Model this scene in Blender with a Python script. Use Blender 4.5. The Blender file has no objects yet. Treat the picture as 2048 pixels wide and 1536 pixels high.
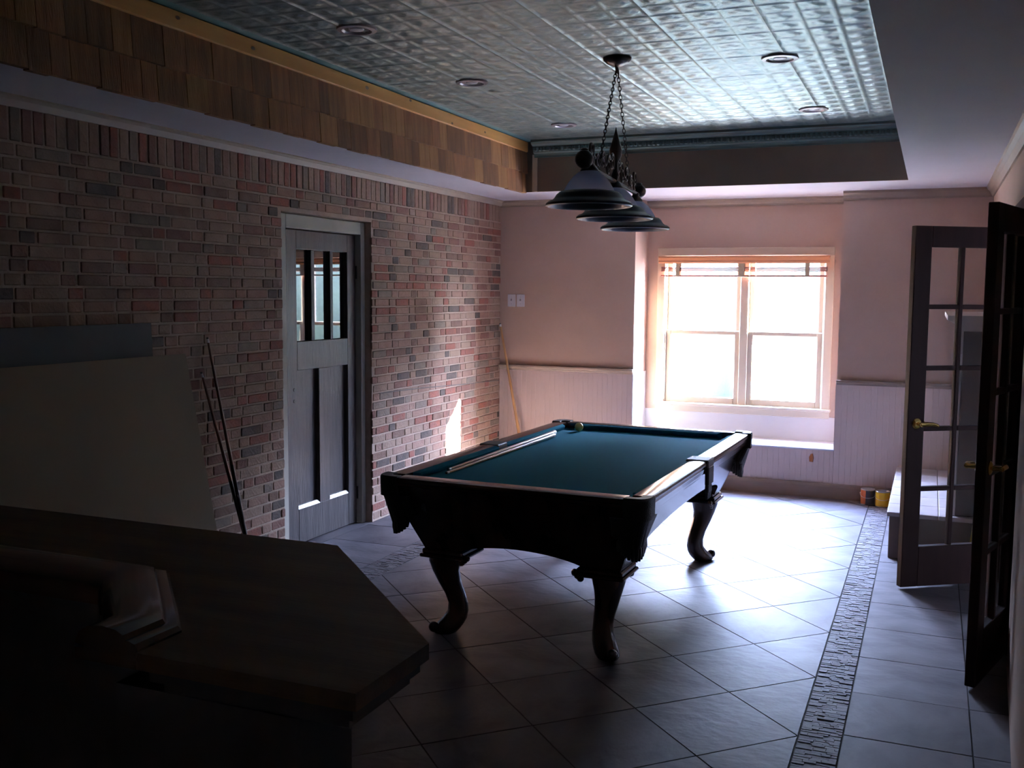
import bpy, bmesh, math, random
from mathutils import Vector, Matrix
random.seed(7)
S = bpy.context.scene
C = S.collection

# ------------------------------------------------------------------ camera
F_PX, YAW, PITCH, ROLL, EYE = 2019.284, .393435, -.0919285, .0082099, 1.66
_f = Vector((-math.sin(YAW) * math.cos(PITCH), math.cos(YAW) * math.cos(PITCH), math.sin(PITCH)))
_r0 = Vector((math.cos(YAW), math.sin(YAW), 0)); _u0 = _r0.cross(_f)
_r = math.cos(ROLL) * _r0 + math.sin(ROLL) * _u0; _u = -math.sin(ROLL) * _r0 + math.cos(ROLL) * _u0
cd = bpy.data.cameras.new('camera'); cam = bpy.data.objects.new('camera', cd); C.objects.link(cam)
cd.sensor_width = 36; cd.lens = F_PX / 2048 * 36; cd.clip_start = .02; cd.clip_end = 300
cam.matrix_world = Matrix(((_r.x, _u.x, -_f.x, 0), (_r.y, _u.y, -_f.y, 0), (_r.z, _u.z, -_f.z, EYE), (0, 0, 0, 1)))
S.camera = cam
def pix(p):
    d = Vector(p) - Vector((0, 0, EYE)); z = d.dot(_f)
    return (1024 + F_PX * d.dot(_r) / z, 768 - F_PX * d.dot(_u) / z) if z > .05 else (-9999, -9999)

# ------------------------------------------------------------------ world, sun, exposure
SKY_STRENGTH, SUN_STRENGTH = 330.0, 2200.0
W = bpy.data.worlds.new('sky'); S.world = W; W.use_nodes = True
nt = W.node_tree; bg = nt.nodes['Background']
tc = nt.nodes.new('ShaderNodeTexCoord'); sep = nt.nodes.new('ShaderNodeSeparateXYZ')
rmp = nt.nodes.new('ShaderNodeValToRGB')
nt.links.new(tc.outputs['Generated'], sep.inputs[0]); nt.links.new(sep.outputs[2], rmp.inputs[0])
rmp.color_ramp.elements[0].position = 0; rmp.color_ramp.elements[0].color = (.70, .78, 1, 1)
rmp.color_ramp.elements[1].position = .6; rmp.color_ramp.elements[1].color = (.38, .53, 1, 1)
nt.links.new(rmp.outputs[0], bg.inputs[0]); bg.inputs[1].default_value = SKY_STRENGTH
sl = bpy.data.lights.new('sun', 'SUN'); so = bpy.data.objects.new('sun', sl); C.objects.link(so)
sl.energy = SUN_STRENGTH; sl.angle = .0095; sl.color = (1, .93, .84)
so.rotation_euler = Vector((-2.79, -1.62, -1.38)).to_track_quat('-Z', 'Y').to_euler()
so.location = (8, 14, 8)
def portal(name, loc, rot, sx, sy):
    l = bpy.data.lights.new(name, 'AREA'); l.shape = 'RECTANGLE'; l.size = sx; l.size_y = sy
    l.cycles.is_portal = True
    o = bpy.data.objects.new(name, l); C.objects.link(o); o.location = loc; o.rotation_euler = rot
portal('window_portal', (-1.525, 9.12, 1.33), (-math.pi / 2, 0, 0), 1.5, 1.4)
portal('doorway_portal', (.62, 5.74, 1.03), (0, math.pi / 2, 0), 2.05, 1.25)
vs = S.view_settings
vs.view_transform = 'Standard'; vs.look = 'None'; vs.gamma = 1; vs.use_curve_mapping = False
vs.exposure = -0.1
S.cycles.max_bounces = 10; S.cycles.diffuse_bounces = 6; S.cycles.transparent_max_bounces = 16
S.cycles.caustics_reflective = False; S.cycles.caustics_refractive = False

# ------------------------------------------------------------------ helpers
class MB:
    def __init__(s): s.v = []; s.f = []; s.m = []; s.mi = 0
    def add(s, vs, fs):
        b = len(s.v); s.v += [tuple(p) for p in vs]
        for f in fs: s.f.append(tuple(b + i for i in f)); s.m.append(s.mi)
    def box(s, x0, x1, y0, y1, z0, z1):
        s.add([(x, y, z) for x in (x0, x1) for y in (y0, y1) for z in (z0, z1)],
              [(0, 1, 3, 2), (4, 6, 7, 5), (0, 4, 5, 1), (2, 3, 7, 6), (0, 2, 6, 4), (1, 5, 7, 3)])
    def cbox(s, x0, x1, y0, y1, z0, z1, b):
        """box with chamfered edges on the six faces"""
        pts = {}
        vs = []
        for i, x in enumerate((x0, x1)):
            for j, y in enumerate((y0, y1)):
                for k, z in enumerate((z0, z1)):
                    sx, sy, sz = (b if i == 0 else -b), (b if j == 0 else -b), (b if k == 0 else -b)
                    pts[i, j, k] = (len(vs), len(vs) + 1, len(vs) + 2)
                    vs += [(x, y + sy, z + sz), (x + sx, y, z + sz), (x + sx, y + sy, z)]
        P = lambda i, j, k, a: pts[i, j, k][a]
        fs = []
        for i in (0, 1):
            fs.append([P(i, 0, 0, 0), P(i, 1, 0, 0), P(i, 1, 1, 0), P(i, 0, 1, 0)])
            fs.append([P(0, i, 0, 1), P(1, i, 0, 1), P(1, i, 1, 1), P(0, i, 1, 1)])
            fs.append([P(0, 0, i, 2), P(1, 0, i, 2), P(1, 1, i, 2), P(0, 1, i, 2)])
        for i in (0, 1):
            for j in (0, 1):
                fs.append([P(i, j, 0, 0), P(i, j, 0, 1), P(i, j, 1, 1), P(i, j, 1, 0)])
                fs.append([P(i, 0, j, 0), P(i, 0, j, 2), P(i, 1, j, 2), P(i, 1, j, 0)])
                fs.append([P(0, i, j, 1), P(0, i, j, 2), P(1, i, j, 2), P(1, i, j, 1)])
                for k in (0, 1): fs.append(list(pts[i, j, k]))
        s.add(vs, fs)
    def prism(s, poly, z0, z1):
        n = len(poly)
        s.add([(x, y, z0) for x, y in poly] + [(x, y, z1) for x, y in poly],
              [tuple(range(n)), tuple(range(n, 2 * n))] + [(i, (i + 1) % n, n + (i + 1) % n, n + i) for i in range(n)])
    def loft(s, rings, cap=True, closed=True):
        n = len(rings[0]); b = len(s.v); fs = []
        for k in range(len(rings) - 1):
            for i in range(n if closed else n - 1):
                j = (i + 1) % n
                fs.append((k * n + i, k * n + j, (k + 1) * n + j, (k + 1) * n + i))
        if cap and closed:
            fs.append(tuple(range(n))); fs.append(tuple((len(rings) - 1) * n + i for i in range(n)))
        s.add([p for r in rings for p in r], fs)
    def lathe(s, prof, c=(0, 0, 0), n=24, cap=True):
        s.loft([[(c[0] + r * math.cos(2 * math.pi * i / n), c[1] + r * math.sin(2 * math.pi * i / n), c[2] + z)
                 for i in range(n)] for r, z in prof], cap)
    def tube(s, pts, rad, n=8, cap=True):
        rings = []
        pts = [Vector(p) for p in pts]
        up = Vector((0, 0, 1))
        for i, p in enumerate(pts):
            t = (pts[min(i + 1, len(pts) - 1)] - pts[max(i - 1, 0)]).normalized()
            if i == 0:
                a = t.cross(up) if abs(t.z) < .9 else t.cross(Vector((1, 0, 0)))
            else:
                a = a - t * a.dot(t)
            a.normalize(); b = t.cross(a)
            r = rad[i] if isinstance(rad, (list, tuple)) else rad
            rings.append([p + a * (r * math.cos(2 * math.pi * k / n)) + b * (r * math.sin(2 * math.pi * k / n)) for k in range(n)])
        s.loft(rings, cap)
    def sphere(s, c, r, n=16, m=10, sz=1):
        s.lathe([(max(r * math.sin(math.pi * k / m), 1e-4), -r * sz * math.cos(math.pi * k / m)) for k in range(m + 1)], c, n, True)
    def sweep_x(s, prof, x0, x1):
        s.loft([[(x, y, z) for y, z in prof] for x in (x0, x1)])
    def sweep_y(s, prof, y0, y1):
        s.loft([[(x, y, z) for x, z in prof] for y in (y0, y1)])
    def xf(s, M):
        s.v = [tuple(M @ Vector(p)) for p in s.v]; return s
    def mesh(s, name, mats, smooth=False):
        me = bpy.data.meshes.new(name); me.from_pydata(s.v, [], s.f)
        for m in (mats if isinstance(mats, (list, tuple)) else [mats]): me.materials.append(m)
        if len(me.materials) > 1: me.polygons.foreach_set('material_index', s.m)
        bm = bmesh.new(); bm.from_mesh(me); bmesh.ops.recalc_face_normals(bm, faces=bm.faces); bm.to_mesh(me); bm.free()
        if smooth:
            me.polygons.foreach_set('use_smooth', [True] * len(me.polygons))
            if smooth != 'all':
                try: me.set_sharp_from_angle(angle=math.radians(35))
                except Exception: pass
        me.update(); return me
def link(name, me, parent=None, loc=None, rz=0):
    o = bpy.data.objects.new(name, me); C.objects.link(o); o.parent = parent
    if loc is not None: o.location = loc
    if rz: o.rotation_euler = (0, 0, rz)
    return o
def obj(name, mb, mat, parent=None, smooth=False, loc=None, label=None):
    o = link(name, mb.mesh(name, mat, smooth), parent, loc)
    if label: o['label'] = label
    return o
def tag(o, label, cat, group=None, kind=None):
    o['label'] = label; o['category'] = cat
    if group: o['group'] = group
    if kind: o['kind'] = kind
    return o
def thing(name, label, cat, loc=(0, 0, 0), rz=0, group=None):
    o = bpy.data.objects.new(name, None); C.objects.link(o); o.location = loc; o.rotation_euler = (0, 0, rz)
    o.empty_display_size = .1
    return tag(o, label, cat, group)
def struct(name, mb, mat, label, smooth=False):
    o = obj(name, mb, mat, None, smooth); o['kind'] = 'structure'; o['label'] = label
    return o
def copy_tree(o, parent=None):
    c = o.copy(); C.objects.link(c); c.parent = parent
    for ch in list(o.children): copy_tree(ch, c)
    return c

# ------------------------------------------------------------------ materials
def mat(name, col, rough=.6, metal=0, col2=None, scale=6, bump=0, bscale=None, coat=0, stretch=None, spec=.5, detail=4, lo=.35, hi=.65):
    m = bpy.data.materials.new(name); m.use_nodes = True
    t = m.node_tree; b = t.nodes['Principled BSDF']
    b.inputs['Base Color'].default_value = (*col, 1); b.inputs['Roughness'].default_value = rough
    b.inputs['Metallic'].default_value = metal; b.inputs['Coat Weight'].default_value = coat
    b.inputs['Coat Roughness'].default_value = .12; b.inputs['Specular IOR Level'].default_value = spec
    g = t.nodes.new('ShaderNodeTexCoord'); mp = t.nodes.new('ShaderNodeMapping')
    t.links.new(g.outputs['Object'], mp.inputs[0])
    if stretch: mp.inputs['Scale'].default_value = stretch
    if col2:
        n = t.nodes.new('ShaderNodeTexNoise'); n.inputs['Scale'].default_value = scale; n.inputs['Detail'].default_value = detail
        r = t.nodes.new('ShaderNodeValToRGB')
        r.color_ramp.elements[0].position = lo; r.color_ramp.elements[1].position = hi
        r.color_ramp.elements[0].color = (*col, 1); r.color_ramp.elements[1].color = (*col2, 1)
        t.links.new(mp.outputs[0], n.inputs['Vector']); t.links.new(n.outputs[0], r.inputs[0]); t.links.new(r.outputs[0], b.inputs['Base Color'])
    if bump:
        n2 = t.nodes.new('ShaderNodeTexNoise'); n2.inputs['Scale'].default_value = bscale or scale * 4; n2.inputs['Detail'].default_value = 3
        bp = t.nodes.new('ShaderNodeBump'); bp.inputs['Strength'].default_value = bump; bp.inputs['Distance'].default_value = .01
        t.links.new(mp.outputs[0], n2.inputs['Vector']); t.links.new(n2.outputs[0], bp.inputs['Height']); t.links.new(bp.outputs[0], b.inputs['Normal'])
    return m
def glass_mat(name, tint=(1, 1, 1), gloss=.06, rough=.0):
    m = bpy.data.materials.new(name); m.use_nodes = True; t = m.node_tree; t.nodes.clear()
    o = t.nodes.new('ShaderNodeOutputMaterial'); mx = t.nodes.new('ShaderNodeMixShader')
    tr = t.nodes.new('ShaderNodeBsdfTransparent'); gl = t.nodes.new('ShaderNodeBsdfGlossy'); lw = t.nodes.new('ShaderNodeLayerWeight'); lw.inputs[0].default_value = .5
    pw = t.nodes.new('ShaderNodeMath'); pw.operation = 'POWER'; pw.inputs[1].default_value = 5; fr = t.nodes.new('ShaderNodeMath'); fr.operation = 'MULTIPLY_ADD'; fr.inputs[1].default_value = .9; fr.inputs[2].default_value = .035
    t.links.new(lw.outputs['Facing'], pw.inputs[0]); t.links.new(pw.outputs[0], fr.inputs[0])
    tr.inputs[0].default_value = (*tint, 1); gl.inputs['Roughness'].default_value = rough
    t.links.new(fr.outputs[0], mx.inputs[0]); t.links.new(tr.outputs[0], mx.inputs[1]); t.links.new(gl.outputs[0], mx.inputs[2])
    t.links.new(mx.outputs[0], o.inputs[0]); return m
M = {}
M['wall'] = mat('beige_wall_paint', (.47, .335, .265), .75, col2=(.50, .36, .288), scale=3, bump=.05, bscale=90)
M['bead'] = mat('white_beadboard_paint', (.77, .62, .55), .5, col2=(.80, .65, .58), scale=4)
M['trim1'] = mat('greige_crown_paint', (.36, .30, .23), .5, col2=(.40, .33, .26), scale=5)
M['trimt'] = mat('taupe_trim_paint', (.22, .165, .13), .5, col2=(.25, .19, .15), scale=5)
M['ceil'] = mat('white_ceiling_paint', (.66, .64, .69), .8, col2=(.69, .67, .72), scale=3, bump=.04, bscale=120)
M['tin'] = mat('aqua_tin', (.18, .255, .245), .44, metal=.65, col2=(.28, .335, .315), scale=9, bump=.15, bscale=70)
M['tinflat'] = mat('aqua_tin_border', (.13, .31, .32), .5, metal=.3, col2=(.19, .37, .37), scale=10)
M['cornice'] = mat('tarnished_cornice', (.09, .10, .09), .5, metal=.3, col2=(.10, .19, .19), scale=5, stretch=(.5, 30, 30))
M['fascia'] = mat('brown_fascia_paint', (.18, .14, .11), .6, col2=(.20, .155, .12), scale=4)
M['mortar'] = mat('tan_mortar', (.39, .285, .215), .9, col2=(.44, .325, .25), scale=30, bump=.4, bscale=140)
BR = [('pinkbrown', (.34, .205, .16), (.42, .27, .21), 30), ('tan', (.42, .30, .225), (.36, .25, .19), 24), ('red', (.34, .115, .075), (.28, .12, .09), 13),
      ('darkred', (.23, .105, .08), (.28, .15, .115), 12), ('charcoal', (.085, .066, .058), (.14, .108, .09), 8), ('grey', (.235, .185, .15), (.29, .23, .185), 8), ('brown', (.19, .105, .075), (.26, .165, .12), 8)]
DK = lambda c: tuple(x * k for x, k in zip(c, (.70, .66, .62)))
BM = [mat('brick_' + n, DK(a), .85, col2=DK(b), scale=14, bump=.5, bscale=60) for n, a, b, w in BR]; BW = [x[3] for x in BR]
M['tile'] = mat('slate_tile', (.075, .069, .077), .5, spec=.15, col2=(.17, .158, .172), scale=3.2, bump=.28, bscale=14, detail=8, stretch=(1, 1.7, 1), lo=.3, hi=.7)
M['tile2'] = mat('slate_tile_warm', (.145, .132, .14), .52, spec=.15, col2=(.07, .064, .072), scale=2.6, bump=.28, bscale=12, detail=8, stretch=(1.6, 1, 1), lo=.3, hi=.7)
M['grout'] = mat('dark_grout', (.022, .018, .017), .9, col2=(.03, .025, .023), scale=30)
M['mosaic'] = [mat('mosaic_stone_%d' % i, c, .6, spec=.25, col2=tuple(x * 1.25 for x in c), scale=25, bump=.2) for i, c in enumerate([(.105, .096, .104), (.125, .115, .12), (.088, .08, .086)])]
M['shingle'] = [mat('cedar_%d' % i, c, .8, col2=d, scale=5, stretch=(6, 6, .6), bump=.5, bscale=26) for i, (c, d) in enumerate(
    [((.27, .125, .042), (.18, .08, .028)), ((.36, .18, .062), (.27, .125, .042)), ((.21, .095, .034), (.14, .064, .024)), ((.31, .135, .05), (.21, .095, .036))])]
M['pine'] = mat('yellow_pine', (.74, .37, .105), .55, col2=(.66, .31, .08), scale=3, stretch=(5, .5, 5), bump=.1)
M['knot'] = mat('pine_knot', (.14, .065, .025), .6, col2=(.2, .1, .04), scale=40)
M['doorwood'] = mat('grey_stained_oak', (.066, .055, .052), .38, col2=(.030, .024, .023), scale=6, stretch=(6, 6, .5), bump=.3, bscale=18, lo=.3, hi=.7)
M['ledge'] = mat('polished_ledge', (.08, .07, .07), .3, col2=(.06, .05, .05), scale=6, coat=.15)
M['muntin'] = mat('black_stained_oak', (.02, .018, .018), .5, col2=(.03, .026, .025), scale=8, stretch=(5, 5, .5))
M['dcasing'] = mat('greige_door_casing', (.43, .41, .34), .5, col2=(.47, .45, .38), scale=5)
M['darkglass'] = mat('door_glass', (.012, .012, .014), .02, spec=.9, col2=(.015, .015, .017), scale=2)
M['glass'] = glass_mat('window_glass')
M['fglass'] = glass_mat('french_door_glass')
M['frame'] = mat('cream_window_paint', (.66, .56, .44), .45, col2=(.70, .60, .48), scale=4)
M['blind'] = mat('orange_wood_blind', (.56, .235, .10), .4, col2=(.48, .18, .075), scale=4, stretch=(.4, 6, 6))
M['slat'] = mat('brown_blind_slat', (.36, .15, .12), .45, col2=(.30, .12, .10), scale=4, stretch=(.4, 6, 6))
M['tape'] = mat('tan_blind_tape', (.30, .25, .17), .9, col2=(.36, .30, .22), scale=60)
M['frenchwood'] = mat('espresso_door_paint', (.021, .0085, .008), .55, col2=(.026, .011, .010), scale=5, stretch=(5, 5, .5), spec=.1)
M['brass'] = mat('polished_brass', (.80, .50, .16), .2, metal=1, col2=(.74, .44, .13), scale=10)
M['mahog'] = mat('dark_mahogany', (.030, .014, .010), .22, col2=(.052, .024, .016), scale=4, stretch=(3, 3, .6), coat=.25, lo=.3, hi=.7)
M['felt'] = mat('teal_felt', (.004, .125, .185), .95, col2=(.005, .14, .205), scale=200, spec=.06)
M['leather'] = mat('black_leather', (.012, .009, .009), .5, col2=(.02, .015, .014), scale=40, bump=.3)
M['barwood'] = mat('walnut_bar', (.115, .062, .028), .5, col2=(.062, .033, .015), scale=3, stretch=(.6, 6, 6), bump=.08, bscale=20, spec=.25)
M['barrail'] = mat('polished_walnut_rail', (.070, .036, .016), .22, col2=(.040, .021, .010), scale=3, stretch=(.6, 6, 6), coat=.6)
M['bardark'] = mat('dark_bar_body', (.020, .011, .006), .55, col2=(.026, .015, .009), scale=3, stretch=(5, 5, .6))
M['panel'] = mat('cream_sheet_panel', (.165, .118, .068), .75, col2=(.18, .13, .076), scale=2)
M['green'] = mat('dark_green_board', (.020, .025, .024), .75, col2=(.025, .030, .028), scale=3)
M['cue'] = mat('maple_cue', (.52, .30, .13), .3, col2=(.46, .25, .10), scale=6, coat=.3)
M['cuedark'] = mat('red_brown_cue', (.15, .06, .035), .3, col2=(.19, .08, .045), scale=6, coat=.3)
M['butt'] = mat('black_cue_butt', (.018, .014, .014), .3, col2=(.03, .02, .02), scale=9, coat=.3)
M['silverw'] = mat('pale_cue_wood', (.46, .38, .36), .25, col2=(.52, .44, .42), scale=8, coat=.5)
M['white'] = mat('white_plastic', (.88, .86, .87), .4, col2=(.90, .88, .89), scale=8)  # also whitens alcove surfaces to imitate window glare
M['ball'] = mat('yellow_ball', (.55, .40, .12), .12, col2=(.60, .45, .15), scale=3, coat=.5)
M['bronze'] = mat('dark_bronze', (.022, .015, .014), .38, metal=.5, col2=(.035, .024, .02), scale=20)
def translucent_mat(name, col, f):
    m = mat(name, col, .35, col2=tuple(x * 1.1 for x in col), scale=6); t = m.node_tree; b = t.nodes['Principled BSDF']; o = t.nodes['Material Output']
    tr = t.nodes.new('ShaderNodeBsdfTranslucent'); tr.inputs[0].default_value = (*col, 1); mx = t.nodes.new('ShaderNodeMixShader'); mx.inputs[0].default_value = f
    t.links.new(b.outputs[0], mx.inputs[1]); t.links.new(tr.outputs[0], mx.inputs[2]); t.links.new(mx.outputs[0], o.inputs[0]); return m
M['shade'] = translucent_mat('frosted_shade_glass', (.84, .84, .92), .62)
M['rim'] = mat('black_shade_rim', (.014, .011, .017), .42, col2=(.02, .016, .024), scale=10, spec=.2)
M['chain'] = mat('black_chain_metal', (.03, .025, .025), .4, metal=.8, col2=(.05, .04, .04), scale=30)
M['ring'] = mat('light_trim_ring', (.42, .38, .40), .35, metal=.3, col2=(.46, .42, .44), scale=10)
M['baffle'] = mat('black_light_baffle', (.015, .013, .014), .5, col2=(.02, .018, .018), scale=20)
M['bulb'] = mat('white_bulb_glass', (.86, .85, .88), .25, col2=(.82, .81, .85), scale=5)
M['hearth'] = mat('white_hearth_tile', (.58, .52, .52), .3, col2=(.50, .44, .45), scale=7, bump=.08)
M['hearthside'] = mat('brown_hearth_face', (.17, .12, .10), .6, col2=(.2, .145, .12), scale=6)
M['mantel'] = mat('pale_mantel_paint', (.62, .56, .52), .5, col2=(.66, .6, .56), scale=5)
M['fireside'] = mat('brown_surround', (.10, .065, .055), .6, col2=(.12, .08, .068), scale=5)
M['canor'] = mat('orange_can_label', (.52, .12, .03), .35, col2=(.46, .10, .025), scale=8)
M['candk'] = mat('dark_can_label', (.025, .022, .03), .35, col2=(.05, .04, .045), scale=14)
M['cany'] = mat('yellow_can_label', (.80, .47, .02), .35, col2=(.76, .43, .02), scale=8)
M['steel'] = mat('can_steel', (.62, .62, .64), .3, metal=.9, col2=(.55, .55, .57), scale=12)
M['level'] = mat('yellow_level_paint', (.58, .38, .03), .4, col2=(.52, .34, .03), scale=8)
M['orange'] = mat('orange_brown_tag', (.50, .17, .05), .6, col2=(.40, .13, .04), scale=20)
M['cord'] = mat('grey_cord', (.10, .085, .075), .7, col2=(.13, .11, .10), scale=20)
M['patio'] = mat('lawn_green', (.018, .028, .011), .9, col2=(.026, .036, .016), scale=1.5)
M['pave'] = mat('pale_paving', (.58, .55, .52), .8, col2=(.64, .61, .58), scale=2)
M['hedge'] = mat('hedge_green', (.010, .017, .008), .8, col2=(.020, .030, .014), scale=2.5, bump=.8, bscale=9)
M['siding'] = mat('grey_siding', (.26, .27, .30), .8, col2=(.30, .31, .34), scale=2)

XL, XR, YB, ZC, ZT = -3.645, .388, 8.49, 2.465, 2.87
YN = -2.6                                   # wall behind the camera
AX0, AX1, AY = -2.385, -.69, 8.90           # window alcove
# ------------------------------------------------------------------ floor
fl = MB(); fl.box(XL - .25, XR + .2, YN, YB + .5, -.12, -.004)
floor = struct('floor', fl, M['grout'], 'floor of diagonal slate tiles with dark grout and mosaic borders')
TD, TX0, TY0 = .6324, -.4014, 3.803         # tile diagonal, border line, first vertex
FX0, FX1 = -2.913, -.401
def clip(poly, axis, val, keep_less):
    out = []
    for i in range(len(poly)):
        a, b = poly[i], poly[(i + 1) % len(poly)]
        ia = (a[axis] <= val) == keep_less; ib = (b[axis] <= val) == keep_less
        if ia: out.append(a)
        if ia != ib:
            t = (val - a[axis]) / (b[axis] - a[axis])
            out.append((a[0] + t * (b[0] - a[0]), a[1] + t * (b[1] - a[1])))
    return out
g = .0045
full = None
h = TD / 2 - g
for i in range(-9, 2):
    for j in range(-13, 9):
        for off in (0, .5):
            cx = TX0 + (i + off) * TD; cy = TY0 + (j + off + .5) * TD
            p = [(cx - h, cy), (cx, cy - h), (cx + h, cy), (cx, cy + h)]
            q = p
            for ax, v, k in ((0, FX0 + .003, False), (0, FX1 - .003, True), (1, YN, False), (1, YB - .01, True)):
                q = clip(q, ax, v, k)
                if len(q) < 3: break
            if len(q) < 3: continue
            ar = abs(sum(q[a][0] * q[(a + 1) % len(q)][1] - q[(a + 1) % len(q)][0] * q[a][1] for a in range(len(q)))) / 2
            if ar < .004: continue
            m = M['tile'] if random.random() < .6 else M['tile2']
            zt = random.uniform(-.0006, .0004)
            mb = MB(); mb.prism([(x - cx, y - cy) for x, y in q], -.006, 0)
            o = obj('tile', mb, m, floor, loc=(cx, cy, zt))
def rect_tile(x0, x1, y0, y1):
    mb = MB(); cx, cy = (x0 + x1) / 2, (y0 + y1) / 2
    mb.prism([(x0 - cx, y0 - cy), (x1 - cx, y0 - cy), (x1 - cx, y1 - cy), (x0 - cx, y1 - cy)], -.006, 0)
    obj('tile', mb, random.choice((M['tile'], M['tile2'])), floor, loc=(cx, cy, random.uniform(-.0006, .0004)))
for k in range(-17, 8):
    y0, y1 = 5.226 + .448 * k + .003, 5.226 + .448 * (k + 1) - .003
    y1 = min(y1, YB - .01)
    if y0 < YN or y1 - y0 < .05: continue
    rect_tile(-.242, .200, y0, y1); rect_tile(.206, XR - .002, y0, y1)
    rect_tile(XL + .002, -3.096, y0, y1)
rect_tile(XL - .14, XL - .004, 5.15, 6.19)
for x0, x1 in ((-3.09, -2.917), (-.397, -.248)):
    mb = MB(); y = YN
    while y < YB - .03:
        hgt = random.uniform(.014, .021); x = x0
        while x < x1 - .012:
            w = min(random.uniform(.028, .065), x1 - x)
            if x1 - x - w < .014: w = x1 - x
            mb.mi = random.choice((0, 0, 1, 1, 2)); zt = random.uniform(-.0025, .002)
            mb.prism([(x + .001, y + .001), (x + w - .001, y + .001), (x + w - .001, y + hgt - .001), (x + .001, y + hgt - .001)], -.006, zt)
            x += w
        y += hgt
    mb.mi = 0; mb.box(x0, x1, YN, YB - .02, -.006, -.0035)
    o = obj('mosaic_band', mb, M['mosaic'], floor); o['kind'] = 'stuff'

# ------------------------------------------------------------------ brick wall
DY0, DY1, DZ = 5.14, 6.20, 2.13
wl = MB(); xm = XL - .0045
wl.box(XL - .25, xm, YN, DY0, 0, ZC + .5); wl.box(XL - .25, xm, DY1, YB + .5, 0, ZC + .5)
wl.box(XL - .25, xm, DY0, DY1, DZ, ZC + .5); wl.box(XL - .25, XL - .2, DY0, DY1, 0, DZ)
wall_left = struct('wall_left', wl, M['mortar'], 'brick wall of mixed red, tan and charcoal bricks with soldier course on top')
CH = .0612; SB = 2.268
specs = []                                   # (y0, y1, z0, z1)
row = 0; z = SB
while z > .01:
    z0, z1 = max(z - CH + .011, .004), z
    y = YN + (row % 2) * .1475 - random.random() * .03; hd = row % 2
    while y < YB:
        w = (.086 if hd else .186) + random.uniform(-.006, .006)
        a, b = y, y + w
        y += w + .012; hd = 1 - hd
        if a < YN: a = YN
        if b > YB - .004: b = YB - .004
        pieces = [(a, b)]
        if z0 < DZ:
            pieces = [(a, min(b, DY0)), (max(a, DY1), b)] if not (b < DY0 or a > DY1) else pieces
        for c, d in pieces:
            if d - c > .03: specs.append((c, d, z0 + random.uniform(-.001, .001), z1 + random.uniform(-.001, .001)))
    z -= CH; row += 1
y = YN
while y < YB - .05:
    w = .053 + random.uniform(-.003, .003); specs.append((y, y + w, SB + .012, 2.452)); y += w + .011
PANEL = [(0, 728), (370, 708), (432, 1062), (0, 1062)]
def seen_area(s):
    ps = [pix((XL, y, z)) for y, z in ((s[0], s[2]), (s[1], s[2]), (s[1], s[3]), (s[0], s[3]))]
    cx = sum(p[0] for p in ps) / 4; cy = sum(p[1] for p in ps) / 4
    if not (0 < cx < 2048 and 0 < cy < 1536): return 0
    if cx < 400 and cy > 700: return 0
    if cx < 305 and cy > 645: return 0
    if cy > 1000 + .12 * cx and cx < 700: return 0
    if cx > 755 and cy > 955 - .31 * (cx - 757): return 0
    return abs(sum(ps[i][0] * ps[(i + 1) % 4][1] - ps[(i + 1) % 4][0] * ps[i][1] for i in range(4))) / 2
order = sorted(range(len(specs)), key=lambda i: -seen_area(specs[i])); near = set(order[:300])
rest = MB(); cache = {}
for i, (y0, y1, z0, z1) in enumerate(specs):
    k = random.choices(range(len(BM)), BW)[0]; px = random.uniform(-.002, .003)
    if i in near:
        key = (round(y1 - y0, 2), round(z1 - z0, 2), k)
        if key not in cache:
            mb = MB(); hw, hh = (y1 - y0) / 2, (z1 - z0) / 2
            mb.cbox(-.02, 0, -hw, hw, -hh, hh, .0035); cache[key] = mb.mesh('brick', BM[k])
        link('brick', cache[key], wall_left, (XL + px, (y0 + y1) / 2, (z0 + z1) / 2))
    else:
        rest.mi = k; rest.cbox(XL - .02, XL + px, y0, y1, z0, z1, .0035)
o = obj('brick_field', rest, BM, wall_left); o['kind'] = 'stuff'
mb = MB(); prof = [(XL - .005, ZC), (XL + .05, ZC), (XL + .05, ZC - .008), (XL + .03, ZC - .018), (XL + .022, ZC - .03), (XL + .012, ZC - .045), (XL - .005, ZC - .045)]
mb.sweep_y(prof, YN, YB)
struct('trim_1', mb, M['trim1'], 'narrow beige crown moulding along the top of the brick wall')

# ------------------------------------------------------------------ stained door in the brick wall
FX = XL - .055
dr = thing('door_1', 'grey stained wooden door with three tall glass lights in the brick wall', 'door'); del dr['category']; dr['kind'] = 'structure'
def bpart(name, m, parent, *b, ch=.003, label=None):
    mb = MB()
    for q in ([b] if not isinstance(b[0], tuple) else b): mb.cbox(*q, ch) if ch else mb.box(*q)
    return obj(name, mb, m, parent, label=label)
cs = bpart('casing', M['dcasing'], dr, FX - .05, FX, DY0 - .0, 5.26, .0, DZ - .005, label='greige painted door casing')
bpart('casing', M['dcasing'], dr, FX - .05, FX, 6.145, DY1 - .003, .0, DZ - .005)
bpart('casing', M['dcasing'], dr, FX - .05, FX, 5.26, 6.145, 2.04, DZ - .005)
DF = XL - .098; y0, y1 = 5.265, 6.14          # door face plane
gs = [(5.43, 5.60), (5.655, 5.825), (5.875, 6.03)]
bpart('stile', M['doorwood'], dr, DF - .04, DF, y0, 5.43, .008, 2.035)
bpart('stile', M['doorwood'], dr, DF - .04, DF, 6.035, y1, .008, 2.035)
bpart('top_rail', M['doorwood'], dr, DF - .04, DF, 5.43, 6.035, 1.915, 2.035)
bpart('lock_rail', M['doorwood'], dr, DF - .04, DF, 5.43, 6.035, 1.14, 1.325)
bpart('bottom_rail', M['doorwood'], dr, DF - .04, DF, 5.43, 6.035, .008, .235)
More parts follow.
